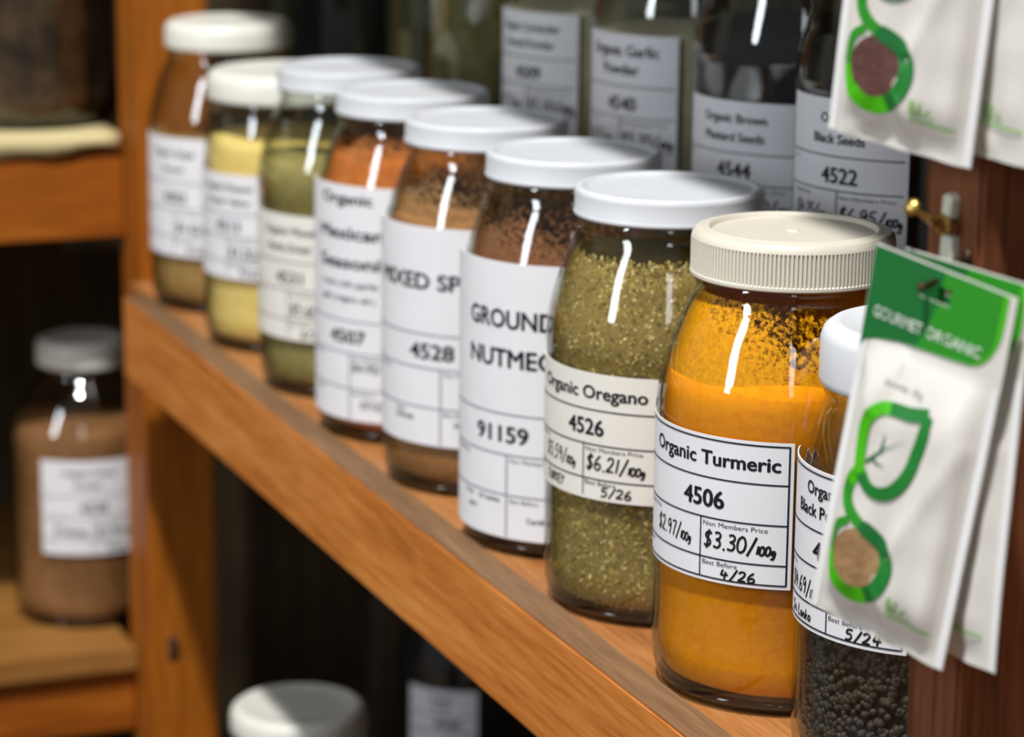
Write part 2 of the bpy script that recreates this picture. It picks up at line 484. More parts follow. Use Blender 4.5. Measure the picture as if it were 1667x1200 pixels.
def metal_lid(parent, r, zb, zt, mt):
    p = [(r - 2.2, zb + 1.2), (r - 1.2, zb), (r - .3, zb + .2), (r, zb + 1.2), (r - .3, zb + 2.3), (r - .7, zb + 3), (r - .6, zt - 3.2), (r - .9, zt - 1.4),
         (r - 2, zt - .3), (r - 3.4, zt), (r - 4.8, zt - .35), (r - 6, zt - 1.5), (r - 8, zt - 1.8), (r * .5, zt - 1.7), (0, zt - 1.6)]
    return lathe('lid', p, mt, parent, 96)

def smooth_lid(parent, r, zb, zt, mt):
    p = [(r - 2, zb + .6), (r - .6, zb), (r, zb + .8), (r, zb + 3), (r - .2, zt - 7), (r - 1.6, zt - 3), (r - 4.5, zt - .8), (r - 7, zt), (r - 9, zt - .3), (r - 11, zt - 1.2), (r * .5, zt - 1.2), (0, zt - 1.0)]
    return lathe('lid', p, mt, parent, 96)

def ribbed_lid(parent, r, zb, zt, mt):
    p = [(r - 2.5, zb + .4), (r - .4, zb), (r, zb + .6), (r, zb + 1.8), (r - .2, zb + 2.4), (r - .2, zt - 5.2), (r - .4, zt - 4.4), (r - .9, zt - 2.6), (r - 2.4, zt - .9),
         (r - 4.2, zt - .4), (r - 6.4, zt - .3), (r - 7.0, zt), (r - 8.2, zt), (r - 9.0, zt - .8), (r - 9.6, zt - 2.0), (r * .4, zt - 2.0), (3.2, zt - 1.9), (2.4, zt - 1.2), (0, zt - 1.0)]
    seg = 450
    def rf(i, k, rr, z, a):
        if i in (4, 5): return (rr - (.75 if k % 3 == 0 else 0), z)
        return (rr, z)
    return lathe('lid', p, mt, parent, seg, rf, sharp=32)

def jar(name, x, y, z, label, group, R=60, H=211.7, lid='metal', lid_r=47.6, lid_h=14, lid_mat='lid', content=None, level=140, tilt=0,
        glass_mat='glass', rotz=0.0, shrink=0.0, lumps=1.0):
    root = empty(name, (x, y, z + .15), label, 'jar', group)
    zl = H - lid_h
    rn = lid_r - 3.2
    prof = jar_profile(R, H, zl, rn)
    inner = [(max(r - 2.4, 0), zz) for r, zz in prof if r > 20]
    inner = [(r, max(zz, 4.0)) for r, zz in inner]
    full = prof + [(inner[-1][0], prof[-1][1] - .6)] + inner[::-1][1:] + [(0, 5.0)]
    lathe('glass_body', full, M[glass_mat], root, 96)
    kb = R / 60
    lathe('glass_base', [(0, 2.9), (45 * kb, 2.6), (51 * kb, .8), (54 * kb, 1.9), (56.4 * kb, 5.0), (54 * kb, 6.0), (0, 5.9)], M['glass_base'], root, 72)
    if lid == 'metal': metal_lid(root, lid_r, zl, H, M[lid_mat])
    elif lid == 'ribbed': ribbed_lid(root, lid_r, zl, H, M[lid_mat])
    else: smooth_lid(root, lid_r, zl, H, M[lid_mat])
    if content:
        cp = [(0, 6.6), (40 * R / 60, 6.6), (50 * R / 60 - shrink, 7.2), (54.5 * R / 60 - shrink, 9.4)]
        zz = 14
        while zz < level - 3:
            cp.append((inner_at(prof, zz) - 2.75 - shrink, zz)); zz += 7
        r = inner_at(prof, level) - 2.75 - shrink
        nt_ = len(cp)
        cp += [(r, level), (r * .86, level + 1.5), (r * .6, level + 4), (r * .3, level + 5), (0, level + 5.5)]
        ph = random.uniform(0, 6)
        def rf(i, k, rr, z_, a):
            if i >= nt_: return (rr, z_ + lumps * (1.6 * math.sin(a * 2 + ph) + 1.1 * math.sin(a * 5 + ph * 2)) * rr / r + tilt * rr / r * math.cos(a - R_(300)))
            return (rr, z_)
        lathe('contents', cp, M[content], root, 72, rf)
    return root, prof

def film(root, prof, z0, z1, mt, off=2.6, name='powder_film'):
    zs = [z0 + (z1 - z0) * i / 14 for i in range(15)]
    return lathe(name, [(inner_at(prof, q) - off, q) for q in zs], mt, root, 72)

# ================================================================== SETTING
def struct(o): o['kind'] = 'structure'; return o
fl = box('floor', -1500, 2600, -3600, 340, -930, -900, M['floor'], None, 0); struct(fl)
wb = box('wall_back', -1500, 2600, 340, 380, -900, 1900, M['wall'], None, 0); struct(wb)
wl_ = box('wall_left', -1540, -1500, -3600, 380, -900, 1900, M['wall'], None, 0); struct(wl_)

# ---- the long shelf unit with the jar row
unit = empty('shelf_unit', (0, 0, -900), 'long pine shelf unit with orange front rails carrying the row of spice jars', 'shelf')
def U(o, parent=unit):
    o.parent = parent; o.matrix_parent_inverse = Matrix.Translation((-parent.location.x, -parent.location.y, -parent.location.z)); return o
U(box('front_rail', -940, 900, -77.1, -57.2, -59, 1.2, M['rail'], None, .9))
lipo = U(box('rail_lip', -939, 899, -76.6, -57.4, 1.2, 1.9, M['lip'], None, .25)); lipo['label'] = 'worn grey-brown top edge of the front rail'
U(box('shelf_board', -998, 900, -56.4, 320, -20, 0, M['shelf'], None, .8))
U(box('front_rail', -940, 900, -77.1, -57.2, 508, 596, M['rail'], None, .9))
U(box('shelf_board', -998, 900, -54.4, 320, 570, 590, M['under'], None, .8))
U(box('shelf_board', -998, 900, -60, 320, -496, -476, M['under'], None, .8))
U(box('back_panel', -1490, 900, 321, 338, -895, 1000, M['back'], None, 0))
U(box('step_riser', -1480, 246, 84, 100, .2, 104, M['under'], None, .8))
U(box('step_board', -1480, 246, 80, 320, 104.2, 120, M['under'], None, .8))
p1 = U(box('post', -1063, -1000, -46.6, 9, -900, 1000, M['post'], None, 1.5))
p2 = U(box('post', 249, 285, -77, -2, -900, 1000, M['post_dark'], None, 1.5)); p2['label'] = 'dark brown stained post on the right'
kn = lathe('knot', [(0, -.6), (7, -.4), (8.6, .15), (6, .35), (0, .4)], M['knot'], p1, 24)
kn.location = (-999.8 * MM, -29.5 * MM, -304 * MM); kn.rotation_euler = (R_(20), R_(90), 0); kn.scale = (1.25, .8, 1)
kn.matrix_parent_inverse = Matrix.Identity(4)
kn['label'] = 'dark round knot in the post'

# ---- the corner unit on the left
cu = empty('corner_shelf_unit', (-1250, -400, -900), 'shelf unit at the far left with short horizontal pine rails', 'shelf')
U(box('front_rail', -1065, -1045, -1100, -48, 28, 92, M['cross'], None, 1), cu)
U(box('shelf_board', -1490, -1050, -1100, -48, 94, 110, M['cross_top'], None, 1), cu)
U(box('front_rail', -1065, -1045, -1100, -48, -386, -333, M['cross'], None, 1), cu)
U(box('shelf_board', -1490, -1036, -1100, -48, -332, -313, M['cross_top'], None, 1.5), cu)
U(box('shelf_board', -1490, -1050, -1100, -48, 640, 660, M['under'], None, 1), cu)
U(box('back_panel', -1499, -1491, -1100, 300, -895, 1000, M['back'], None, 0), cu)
U(box('shelf_board', -1490, -1050, -1100, -48, -760, -740, M['under'], None, 1), cu)

# cream paper liner over the upper board of the corner unit
vs, fs = [], []
n = 70
for i in range(n + 1):
    yy = -1000 + (1000 - 52) * i / n
    wv = 1.2 * math.sin(yy * .05) + 1.0 * math.sin(yy * .021 + 1)
    drop = 14 + 3.0 * math.sin(yy * .043 + 1.2) + 2 * math.sin(yy * .11)
    sec = [(-1470, 110.4), (-1055, 110.6), (-1046, 111.2), (-1041.5 + wv * .4, 109.5), (-1040.5 + wv, 105), (-1040.5 + wv * 1.5, 112 - drop)]
    for x_, z_ in sec: vs.append((x_, yy, z_))
for i in range(n):
    for j in range(5): fs.append((i * 6 + j, i * 6 + j + 1, (i + 1) * 6 + j + 1, (i + 1) * 6 + j))
ln = from_data('shelf_liner', vs, fs, None, [M['liner']], True)
so = ln.modifiers.new('thick', 'SOLIDIFY'); so.thickness = .0007; so.offset = 1
tag(ln, 'cream paper liner hanging over the edge of the upper left shelf', 'shelf liner')

# ================================================================== CONTENT MATERIALS
M['turmeric'] = powder('turmeric_powder', (224, 126, 0), (240, 150, 2), 240, .3)
M['turmeric_film'] = dust('turmeric_film', (214, 140, 10), (246, 168, 20), 146, 190, .2, .9, 7.5)
M['oregano'] = powder('oregano_base', (112, 92, 48), (156, 130, 74), 330, .8)
M['herb'] = powder('green_herb', (112, 98, 52), (156, 140, 84), 260, .8, c2=(184, 168, 108))
M['nutmeg'] = powder('nutmeg_powder', (104, 62, 36), (134, 84, 52), 200)
M['nutmeg_film'] = dust('nutmeg_film', (120, 74, 46), (150, 100, 66), 150, 194, -.1, .6, 2.0)
M['mixed'] = powder('mixed_spice_powder', (140, 92, 52), (172, 120, 74), 200)
M['mixed_film'] = dust('mixed_film', (150, 104, 62), (184, 136, 90), 150, 196, -.15, .5, 2.0)
M['orange'] = powder('orange_seasoning', (176, 92, 34), (204, 118, 52), 180)
M['yellow'] = powder('yellow_powder', (234, 190, 96), (248, 216, 134), 180)
M['tan'] = powder('tan_powder', (146, 108, 56), (178, 138, 80), 180)
M['brown'] = powder('brown_powder', (126, 84, 50), (156, 108, 68), 160)
M['pepper'] = powder('pepper_core', (24, 20, 16), (40, 34, 28), 200)
M['black'] = powder('black_seed', (16, 16, 18), (36, 36, 38), 300, .8)
M['greyseed'] = powder('grey_seed', (70, 66, 58), (108, 102, 90), 300, .8)
M['dark'] = powder('dark_bark', (46, 32, 26), (104, 76, 62), 40, 1.0)
M['olive'] = powder('olive_leaf', (104, 94, 68), (140, 128, 98), 120, .8)
M['garlic'] = powder('pale_powder', (170, 156, 128), (196, 184, 156), 160)

ROW = 'white-lidded spice jars along the shelf'
def lab(root, R, ad, du0, du1, z0, H, paper='paper'):
    """label whose column rule stands at angle ad (deg); du0/du1 = extent left/right of it in mm"""
    a0 = R_(ad) - du0 / R
    return label_sheet(root, R, a0, du0 + du1, z0, H, M[paper]), a0

def small_label(root, R, ad, z0, H, title, num, du0=52, du1=41, right=None, left=None, best=None, origin=None, border=True, paper='paper', ink='ink', titles2=None, htitle=6.2, tw=None):
    """A7 price label: title / number / two price cells / origin and best before"""
    l, a0 = lab(root, R, ad, du0, du1, z0, H, paper)
    W = du0 + du1
    k = H / 67.0
    t = lambda mm: H - mm * k            # from the top
    p = Print(); lw = .75
    ur = W - 2.0
    if border:
        p.hline(1.5, ur, t(1.7), lw); p.vline(ur, t(65.2), t(1.4), .85); p.hline(1.5, ur, t(65.2), lw); p.vline(1.5, t(65.2), t(1.4), lw)
    if titles2:
        for i, s in enumerate(titles2): p.text(s, W / 2 + 1, t(10.5 + 9.0 * i), htitle, .035, 'C')
        n1, n2, n3 = 25.0, 40.0, 56.0
    else:
        p.text(title, ur - 3.6, t(13.2), htitle, .035, 'R', width=tw)
        n1, n2, n3 = 19.2, 37.6, 56.0
    for q in (n1, n2, n3): p.hline(1.5, ur, t(q), lw)
    p.vline(du0, t(65.2), t(n2), lw)
    p.text(num, du0 + .6, t((n1 + n2) / 2 + 4.2), 7.8, .04, 'C', width=(23.0 if len(num) == 4 else None))
    p.text('PLU', 4, t(n1 + 3.4), 1.9, .01)
    p.text('Members Price', 6, t(n2 + 3.4), 1.9, .012); p.text('Non Members Price', du0 + 1.4, t(n2 + 3.6), 2.15, .012, width=31)
    p.text('Origin', 6, t(n3 + 3.1), 1.9, .012); p.text('Best Before', du0 + 1.4, t(n3 + 3.2), 2.1, .012, width=17.5)
    p.build('printed_text', l, M[ink], R, a0, z0, .72)
    h = Print()
    if right: h.hand(right, du0 + 1.8, t(n2 + 13.2), 7.2, 1.1, squeeze=1.02, slope=-.02, small_from=6)
    if left: h.hand(left, du0 - 33, t(n2 + 13.0), 7.0, .85, squeeze=.85, slope=-.02, small_from=6)
    if best: h.hand(best, du0 + 10.5, t(n3 + 8.6), 4.5, .95, squeeze=1.5)
    if origin: h.hand(origin, du0 - 32, t(n3 + 7.4), 4.6, .8, squeeze=1.1)
    if h.items: h.build('handwriting', l, M['pen'], R, a0, z0, .74)
    return l

# ================================================================== FRONT ROW
# turmeric
jt, pt = jar('spice_jar', 0, 0, 0, 'glass jar of bright orange turmeric powder with ribbed ivory plastic lid', ROW, H=214, lid='ribbed', lid_r=46.4, lid_h=21.5,
             lid_mat='plastic', content='turmeric', level=148, tilt=3)
film(jt, pt, 147, 186, M['turmeric_film'])
small_label(jt, 60, 294.8, 61.4, 67, 'Organic Turmeric', '4506', du0=53, du1=43, right='$3.30/100g', left='$2.97/100g', best='4/26', tw=73)
# oregano
jo, po = jar('spice_jar', -132.5, 0, 0, 'glass jar of olive green dried oregano flakes, beside the orange turmeric jar', ROW, content='oregano', level=176)
small_label(jo, 60, 294.5, 64, 63, 'Organic Oregano', '4526', du0=53, du1=40, right='$6.21/100g', left='$5.59/100g', best='5/26', origin='TURKEY', border=False, paper='paper_cream', tw=70)
# oregano flakes pressed against the glass
M['fl0'] = plain('flake_olive', (182, 152, 82), .85, .1); M['fl1'] = plain('flake_pale', (232, 206, 142), .85, .1)
M['fl2'] = plain('flake_dark', (112, 90, 48), .85, .1); M['fl3'] = plain('flake_green', (186, 162, 84), .85, .1)
vs, fs, ix = [], [], []
for i in range(9000):
    z_ = random.uniform(9, 182)
    a = R_(random.uniform(200, 385))
    r = inner_at(po, z_) - 2.75 + random.uniform(-.25, .2)
    if z_ < 16: r -= (16 - z_) * .35
    c = Vector((r * math.cos(a), r * math.sin(a), z_))
    nrm = Vector((math.cos(a), math.sin(a), 0)); e1 = Vector((-math.sin(a), math.cos(a), 0)); e2 = Vector((0, 0, 1))
    th = random.uniform(0, math.pi); L = random.uniform(.7, 1.7); B = random.uniform(.35, .9)
    d1 = e1 * math.cos(th) + e2 * math.sin(th); d2 = e2 * math.cos(th) - e1 * math.sin(th)
    d1 = (d1 + nrm * random.uniform(-.35, .1)); d2 = (d2 + nrm * random.uniform(-.35, .1))
    o = len(vs)
    for s, q in ((-1, -.5), (.2, -1), (1, .4), (-.3, 1)): vs.append(tuple(c + d1 * L * s + d2 * B * q))
    fs.append((o, o + 1, o + 2, o + 3)); ix.append(random.choice((0, 0, 1, 2, 3, 3)))
fk = from_data('oregano_flakes', vs, fs, jo, [M['fl0'], M['fl1'], M['fl2'], M['fl3']], False, ix); fk['kind'] = 'stuff'

def big_label(root, R, ad, z0, H, lines, num, rules, du0, du1, small=(), left_small=(), num_off=0, num_h=8.6, num_w=None, ink='ink'):
    """A6 label: big title lines (text, mm from top, cap height, u-centre or left), then rule / number / cells"""
    l, a0 = lab(root, R, ad, du0, du1, z0, H)
    W = du0 + du1
    p = Print(); g = Print()
    for s, mm, h, u, al, wd in lines: p.text(s, du0 + u, H - mm - h / 2, h, .035, al, width=wd)
    for q in rules: g.hline(0.5, W - .5, H - q, 1.0)
    g.vline(du0, 1, H - rules[1], 1.2)
    p.text(num, du0 + num_off, H - (rules[0] + rules[1]) / 2 - num_h / 2, num_h, .04, 'C', width=(num_w or None))
    p2_ = Print()
    for s, mm, h, u in small: p2_.text(s, du0 + u, H - mm, h, .02)
    p2_.text('Non Members Price', du0 + 2, H - rules[1] - 4, 2.4, .015); p2_.text('Members Price', 5, H - rules[1] - 4, 2.4, .015)
    p2_.text('Best Before', du0 + 2, H - rules[2] - 4, 2.4, .015); p2_.text('Origin', du0 - 34, H - rules[2] - 4, 2.4, .015)
    p.build('printed_text', l, M[ink], R, a0, z0, .74)
    if g.v: g.build('ruled_lines', l, M['ink_light'], R, a0, z0, .70)
    p2_.build('small_print', l, M['ink_soft'], R, a0, z0, .74)
    return l
# nutmeg
jn, pn = jar('spice_jar', -253.3, 0, 0, 'jar of dark brown nutmeg under a tall white label reading GROUND NUTMEG', ROW, content='nutmeg', level=150, tilt=2)
film(jn, pn, 149, 194, M['nutmeg_film'])
big_label(jn, 60, 303.5, 10.7, 148.8, [('GROUND', 30, 9.4, -29, 'L', 56), ('NUTMEG', 51, 9.4, -29, 'L', 56)], '91159', (81, 103, 125), 56, 46,
          small=(('Sri Lankan', 129.5, 2.6, -20), ('spice', 135.5, 2.6, -30), ('Certified', 139, 2.8, 12)), num_off=-4.5, num_w=35)
# mixed spice
jm, pm = jar('spice_jar', -381.2, 0, 0, 'jar of light brown powder under a white label reading MIXED SPICE', ROW, content='mixed', level=158, tilt=3)
film(jm, pm, 157, 196, M['mixed_film'])
big_label(jm, 60, 314.0, 30.3, 126, [('MIXED SPICE', 31, 8.8, -51, 'L', 85)], '4528', (61.5, 81, 104), 66, 44,
          small=(('Australia', 112, 3.0, -34), ('2026', 114, 3.2, 8)), num_off=-6.5, num_w=30)
# orange Mexican seasoning
jx, px_ = jar('spice_jar', -506.9, 0, 0, 'jar of orange seasoning powder with a white three-line label below it', ROW, content='orange', level=174, tilt=2)
film(jx, px_, 172, 197, dust('orange_film', (170, 96, 44), (196, 120, 60), 170, 198, -.2, .4, 1.0))
big_label(jx, 60, 301.0, 14.3, 145, [('Organic', 8, 6.4, -25, 'L', 42), ('Mexican', 29, 7.4, -28, 'L', 52), ('Seasoning', 47, 7.4, -28, 'L', 66)], '4507', (83, 103, 125), 52, 50,
          small=(('( cumin, chilli, paprika', 62, 3.6, -26), ('garlic, oregano, salt )', 71, 3.6, -26), ('$4.95/100g', 114, 5.4, 2), ('07/25', 137, 5.0, 8)), num_off=-2.5, num_h=7.8, num_w=29)
# green herb
jg, pg = jar('spice_jar', -629.6, 0, 0, 'jar of green dried herb with a short pale label at mid-height', ROW, content='herb', level=150, tilt=5)
small_label(jg, 60, 300, 38.6, 82, None, '4531', du0=48, du1=44, titles2=('Organic Mixed', 'Herbs Dried'), right='$5.60/100g', best='6/25', border=False, paper='paper_cream', ink='ink_soft', htitle=5)
# yellow: a shorter jar
jy, py_ = jar('spice_jar', -767.4, 0, 0, 'short jar of pale yellow powder, second from the left end', ROW, R=59, H=193, lid_h=20, lid='smooth', lid_mat='lid_warm', lid_r=55.5, content='yellow', level=146)
small_label(jy, 59, 298, 52.5, 73, None, '4513', du0=48, du1=44, titles2=('Organic Mustard', 'Powder Yellow'), right='$3.20/100g', best='9/25', border=False, ink='ink_soft', htitle=4.6)
# tan, end of the row
jb, pb = jar('spice_jar', -909.9, 0, 0, 'jar of tan powder at the far left end of the row, before the pine post', ROW, H=212.5, lid_h=20, lid='smooth', lid_mat='lid_warm', lid_r=47.5, content='tan', level=120)
small_label(jb, 60, 300, 42.6, 88, None, '4502', du0=48, du1=44, titles2=('Organic Ginger', 'Ground'), right='$4.10/100g', best='3/26', border=False, ink='ink_soft', htitle=4.6)
# black pepper at the front
jp, pp = jar('spice_jar', 118, 8, 0, 'jar of black peppercorns partly hidden behind the hanging white pouch', ROW, R=56.5, H=193.5, lid='smooth', lid_r=49.5, lid_h=26, lid_mat='plastic_white', content='pepper', level=112, shrink=3.0)
small_label(jp, 56.5, 283.2, 66, 70, None, '4511', du0=50, du1=38, titles2=('Organic', 'Black Pepper'), left='$4.69/100g', best='5/24', origin='Sri Lanka', htitle=5.2)
M['corn'] = plain('peppercorn', (68, 56, 47), .55, .4, noise=.5, nscale=300, bump=.5)
bm = bmesh.new(); bmesh.ops.create_icosphere(bm, subdivisions=1, radius=1)
iv = [v.co.copy() for v in bm.verts]; iff = [tuple(v.index for v in f.verts) for f in bm.faces]; bm.free()
vs, fs = [], []
for i in range(2300):
    a = R_(random.uniform(225, 365)); z_ = random.uniform(8.5, 114)
    rad = random.uniform(1.7, 2.5)
    r = inner_at(pp, z_) - 2.7 - rad + random.uniform(-.6, .1)
    if z_ < 16: r -= (16 - z_) * .3
    o = len(vs)
    for v in iv: vs.append((r * math.cos(a) + v.x * rad, r * math.sin(a) + v.y * rad, z_ + v.z * rad * .95))
    fs += [tuple(k + o for k in f) for f in iff]
pc = from_data('peppercorns', vs, fs, jp, [M['corn']], True); pc['kind'] = 'stuff'

# ================================================================== BACK ROW ON THE STEP
BK = 'jars on the raised step behind the row'
B = [
 (-572, 'shaded back jar with faded three-line label, left of the garlic powder jar', 'garlic', 251.7, 78, ('Organic Coriander', 'Ground Powder'), '4509', 290, None),
 (-426, 'shaded back jar labelled Organic Garlic Powder, behind the nutmeg jar', 'garlic', 253.5, 82, ('Organic Garlic', 'Powder'), '4540', 291, None),
 (-284, 'shaded back jar of black seeds labelled Organic Brown Mustard Seeds', 'black', 233, 76, ('Organic Brown', 'Mustard Seeds'), '4544', 296, None),
 (-160, 'shaded back jar of black seeds numbered 4522, nearest the dark post', 'black', 249.7, 78, ('Organic', 'Black Seeds'), '4522', 294, '$ 6.95/100g'),
]
for x_, lb, ct, zt, hh, tt, nm, ad, pr in B:
    j, pf = jar('spice_jar', x_, 150, 120, lb, BK, content=ct, level=(150 if ct == 'black' else 132))
    small_label(j, 60, ad, zt - 120 - hh, hh, None, nm, du0=42, du1=38, titles2=tt, right=(pr.replace(' ', '') if pr else '$5.20/100g'), left='$4.75/100g', best='8/25', border=False, htitle=(6.4 if 'Garlic' in tt[0] else 4.8))
jar('spice_jar', -722, 150, 120, 'unlabelled back jar of dull olive leaves, left of the labelled back jars', BK, content='olive', level=176, glass_mat='glass_green')
jar('spice_jar', -880, 175, 120, 'dark back jar of olive leaves behind the far white lids', BK, content='greyseed', level=178, glass_mat='glass_green')
jar('spice_jar', -1035, 150, 120, 'black-filled back jar above the far white lids', BK, content='black', level=185)
jar('spice_jar', -1175, 165, 120, 'dark jar at the far corner next to the pine post top', BK, content='greyseed', level=170, glass_mat='glass_green')

# ================================================================== LOWER AND LEFT JARS
LW = 'jars on the lower shelf'
jar('spice_jar', -737, -4, -476, 'jar with round white lid on the lower shelf, lid half in shadow', LW, H=212, lid_r=50, lid='smooth', lid_h=18, lid_mat='lid_warm', content='brown', level=150)
j, pf = jar('spice_jar', -985, 222, -476, 'dark jar with small pale label deep under the long shelf', LW, content='black', level=170)
small_label(j, 60, 322, 70, 60, None, '4550', du0=36, du1=26, titles2=('Organic', 'Seeds'), border=False, htitle=4.5)
j, pf = jar('spice_jar', -1153, -60, -313, 'big jar of brown powder with white label on the lower left shelf', 'jars on the left shelves', R=62, H=238, lid_r=38.5, lid='smooth', lid_h=22, lid_mat='lid_warm', content='brown', level=166, tilt=2)
small_label(j, 62, 352, 66, 80, None, '4538', du0=44, du1=36, titles2=('Organic Cacao', 'Powder'), right='$3.95/100g', left='$3.60/100g', best='2/26', border=False, ink='ink_soft', htitle=5)
jar('spice_jar', -1142, -103, 111.6, 'large dark jar of bark pieces on the cream liner, upper left corner', 'jars on the left shelves', R=76, H=260, lid_r=58, content='dark', level=210, glass_mat='glass_green')

# ================================================================== POUCHES
PW, PL = 61.6, 138.4
def pframe(az, tilt):
    a = R_(az); n = Vector((math.cos(a), math.sin(a), 0)); e = Vector((-math.sin(a), math.cos(a), 0)); v = Vector((0, 0, 1)); t = R_(tilt)
    return e * math.cos(t) - v * math.sin(t), e * math.sin(t) + v * math.cos(t), n
LEAF = [(13.8, 81.0), (13.4, 76.5), (12.8, 70.1), (12.9, 62.6), (14.8, 57.7), (18.9, 54.2), (24.3, 53.0), (30.8, 52.4), (37.8, 50.6)]
LEAF2 = [(37.8, 50.6), (37.5, 58.1), (36.2, 65.9), (34.6, 73.5), (30.7, 80.6), (25.9, 84.1), (20.3, 84.6), (16.6, 82.3), (14.0, 79.0)]
STEM = [(14.5, 78.4), (11.4, 83.4), (10.4, 88.0), (11.2, 92.0), (14.2, 95.8), (19.0, 98.3), (24.8, 100.0), (30.0, 102.8), (33.2, 107.5), (33.1, 113.6), (30.0, 119.7), (24.6, 123.7), (18.4, 124.6), (12.7, 122.2), (8.7, 117.5), (7.0, 111.4), (7.3, 106.0), (8.8, 102.1), (13.5, 98.6)]
def interp(pts, q):
    for (a, b), (c, d) in zip(pts, pts[1:]):
        if a <= q <= c: return b + (d - b) * (q - a) / (c - a) if c != a else b
    return pts[0][1] if q < pts[0][0] else pts[-1][1]

CREASE = [((54, 58), (38, 92)), ((38, 92), (28, 118)), ((28, 118), (40, 134)), ((6, 42), (12, 56)), ((20, 36), (16, 50)), ((24, 128), (10, 136))]   # folds pressed into the foil
def pouch(O, az, tilt, label, window, full=True, seed=0, bulge=5.0):
    E_, V_, n_ = pframe(az, tilt)
    root = empty('spice_pouch', O, label, 'pouch', 'white spice pouches hanging on the right post')
    rs = random.Random(seed); ph = [rs.uniform(0, 6) for _ in range(6)]
    def b(u, v):
        su = max(0, min(1, (u - 4) / 8)) * max(0, min(1, (PW - 4 - u) / 8)); sv = max(0, min(1, (v - 33) / 30)) * max(0, min(1, (134 - v) / 16))
        f = math.sin(min(su, 1) * math.pi / 2) * math.sin(sv * math.pi / 2)
        cr_ = .40 * math.sin(u * .36 + v * .05 + ph[0]) + .22 * math.sin(u * .22 - v * .10 + ph[1]) + .10 * math.sin(v * .3 + ph[2] + u * .05)
        k = .5 * math.sin(u * .3 + ph[3]) * max(0, (v - 110) / 28)
        cz = 0
        for (ax, ay), (bx, by) in CREASE:
            tt = max(0, min(1, ((u - ax) * (bx - ax) + (v - ay) * (by - ay)) / ((bx - ax) ** 2 + (by - ay) ** 2)))
            d = math.hypot(u - ax - tt * (bx - ax), v - ay - tt * (by - ay))
            cz = max(cz, math.exp(-(d / 2.2) ** 2))
        return bulge * f + cr_ * (.15 + .85 * f) * .9 + k + .9 * cz
    def S(u, v, off=0): 
        curl = .9 * math.sin(v * .028 + ph[4]) 
        return tuple(E_ * u - V_ * v + n_ * (b(u, v) + off + curl))
    def Sb(u, v):
        curl = .9 * math.sin(v * .028 + ph[4])
        return tuple(E_ * u - V_ * v + n_ * (-.35 * abs(b(u, v)) - .35 + curl))
    us = [0, 1.5, 3.2, 4.2] + [4.2 + (PW - 8.4) * i / 22 for i in range(1, 22)] + [PW - 4.2, PW - 3.2, PW - 1.5, PW]
    us = sorted(us + [21.5, 25.2, 29.6, 35.0]); vv = sorted([0, 1, 4.2, 6.2, 12.2, 14, 18, 22, 26, 30, 33] + [36 + 2.6 * i for i in range(0, 39)] + [PL - 1.2, PL])
    vv = [q for q in vv if q <= PL]
    def hole(u, v): return (21.5 < u < 35.0 and 6.2 < v < 12.2) or (25.2 < u < 29.6 and 4.2 < v < 6.3)
    nu = len(us); vs, fs = [], []
    for v in vv:
        for u in us: vs.append(S(u, v))
    for v in vv:
        for u in us: vs.append(Sb(u, v))
    off = nu * len(vv); ed = {}
    for j in range(len(vv) - 1):
        for i in range(nu - 1):
            if hole((us[i] + us[i + 1]) / 2, (vv[j] + vv[j + 1]) / 2): continue
            q = (j * nu + i, (j + 1) * nu + i, (j + 1) * nu + i + 1, j * nu + i + 1)
            fs.append(q); fs.append(tuple(k + off for k in q[::-1]))
            for a_, b_ in zip(q, q[1:] + q[:1]):
                if (b_, a_) in ed: del ed[(b_, a_)]
                else: ed[(a_, b_)] = 1
    for a_, b_ in ed: fs.append((b_, a_, a_ + off, b_ + off))
    pb_ = from_data('pouch_body', vs, fs, root, [M['pouch']], True); pb_.data.set_sharp_from_angle(angle=R_(50))
    # pressed side seams
    for u0 in (.3, PW - 3.4):
        vs, fs = [], []
        for k in range(40):
            v = 34 + (PL - 34.4) * k / 39
            vs += [S(u0, v, .25), S(u0 + 3.1, v, .25)]
            if k: fs.append((2 * k - 2, 2 * k, 2 * k + 1, 2 * k - 1))
        from_data('side_seam', vs, fs, root, [M['seam']], True)
    # green header
    edge = [(-1, 58.6), (11, 58.6), (16, 58.2), (19.1, 57.3), (22.5, 55.8), (25.4, 53.9), (27.6, 51.3), (28.8, 48.5), (29.6, 43), (29.9, 36), (30.2, 24.2), (31, 17), (32.4, 9.5), (33.6, 5), (35, 2.4), (36.5, 1.2), (38, .5)]
    vs, fs, ix = [], [], []
    vrow = sorted([.6, 2, 3.2, 4.2, 6.2, 9, 12.2] + [13 + i for i in range(0, 26)])
    def split(v): return interp([(0, 31.5), (14, 30.0), (29.4, 24.7), (39, 21)], v)
    def row(v):
        ur = interp(edge, v); s1 = min(split(v), ur); s2 = max(min(56.6 - .02 * v, ur - 1.2), s1) if ur > s1 else ur
        return [.4 + (s1 - .4) * i / 8 for i in range(9)] + [s1 + (s2 - s1) * i / 8 for i in range(1, 9)] + [s2 + (ur - s2) * i / 2 for i in range(1, 3)]
    def addq(a, mt_):
        o_ = len(vs); vs.extend(a); fs.append((o_, o_ + 1, o_ + 2, o_ + 3)); ix.append(mt_)
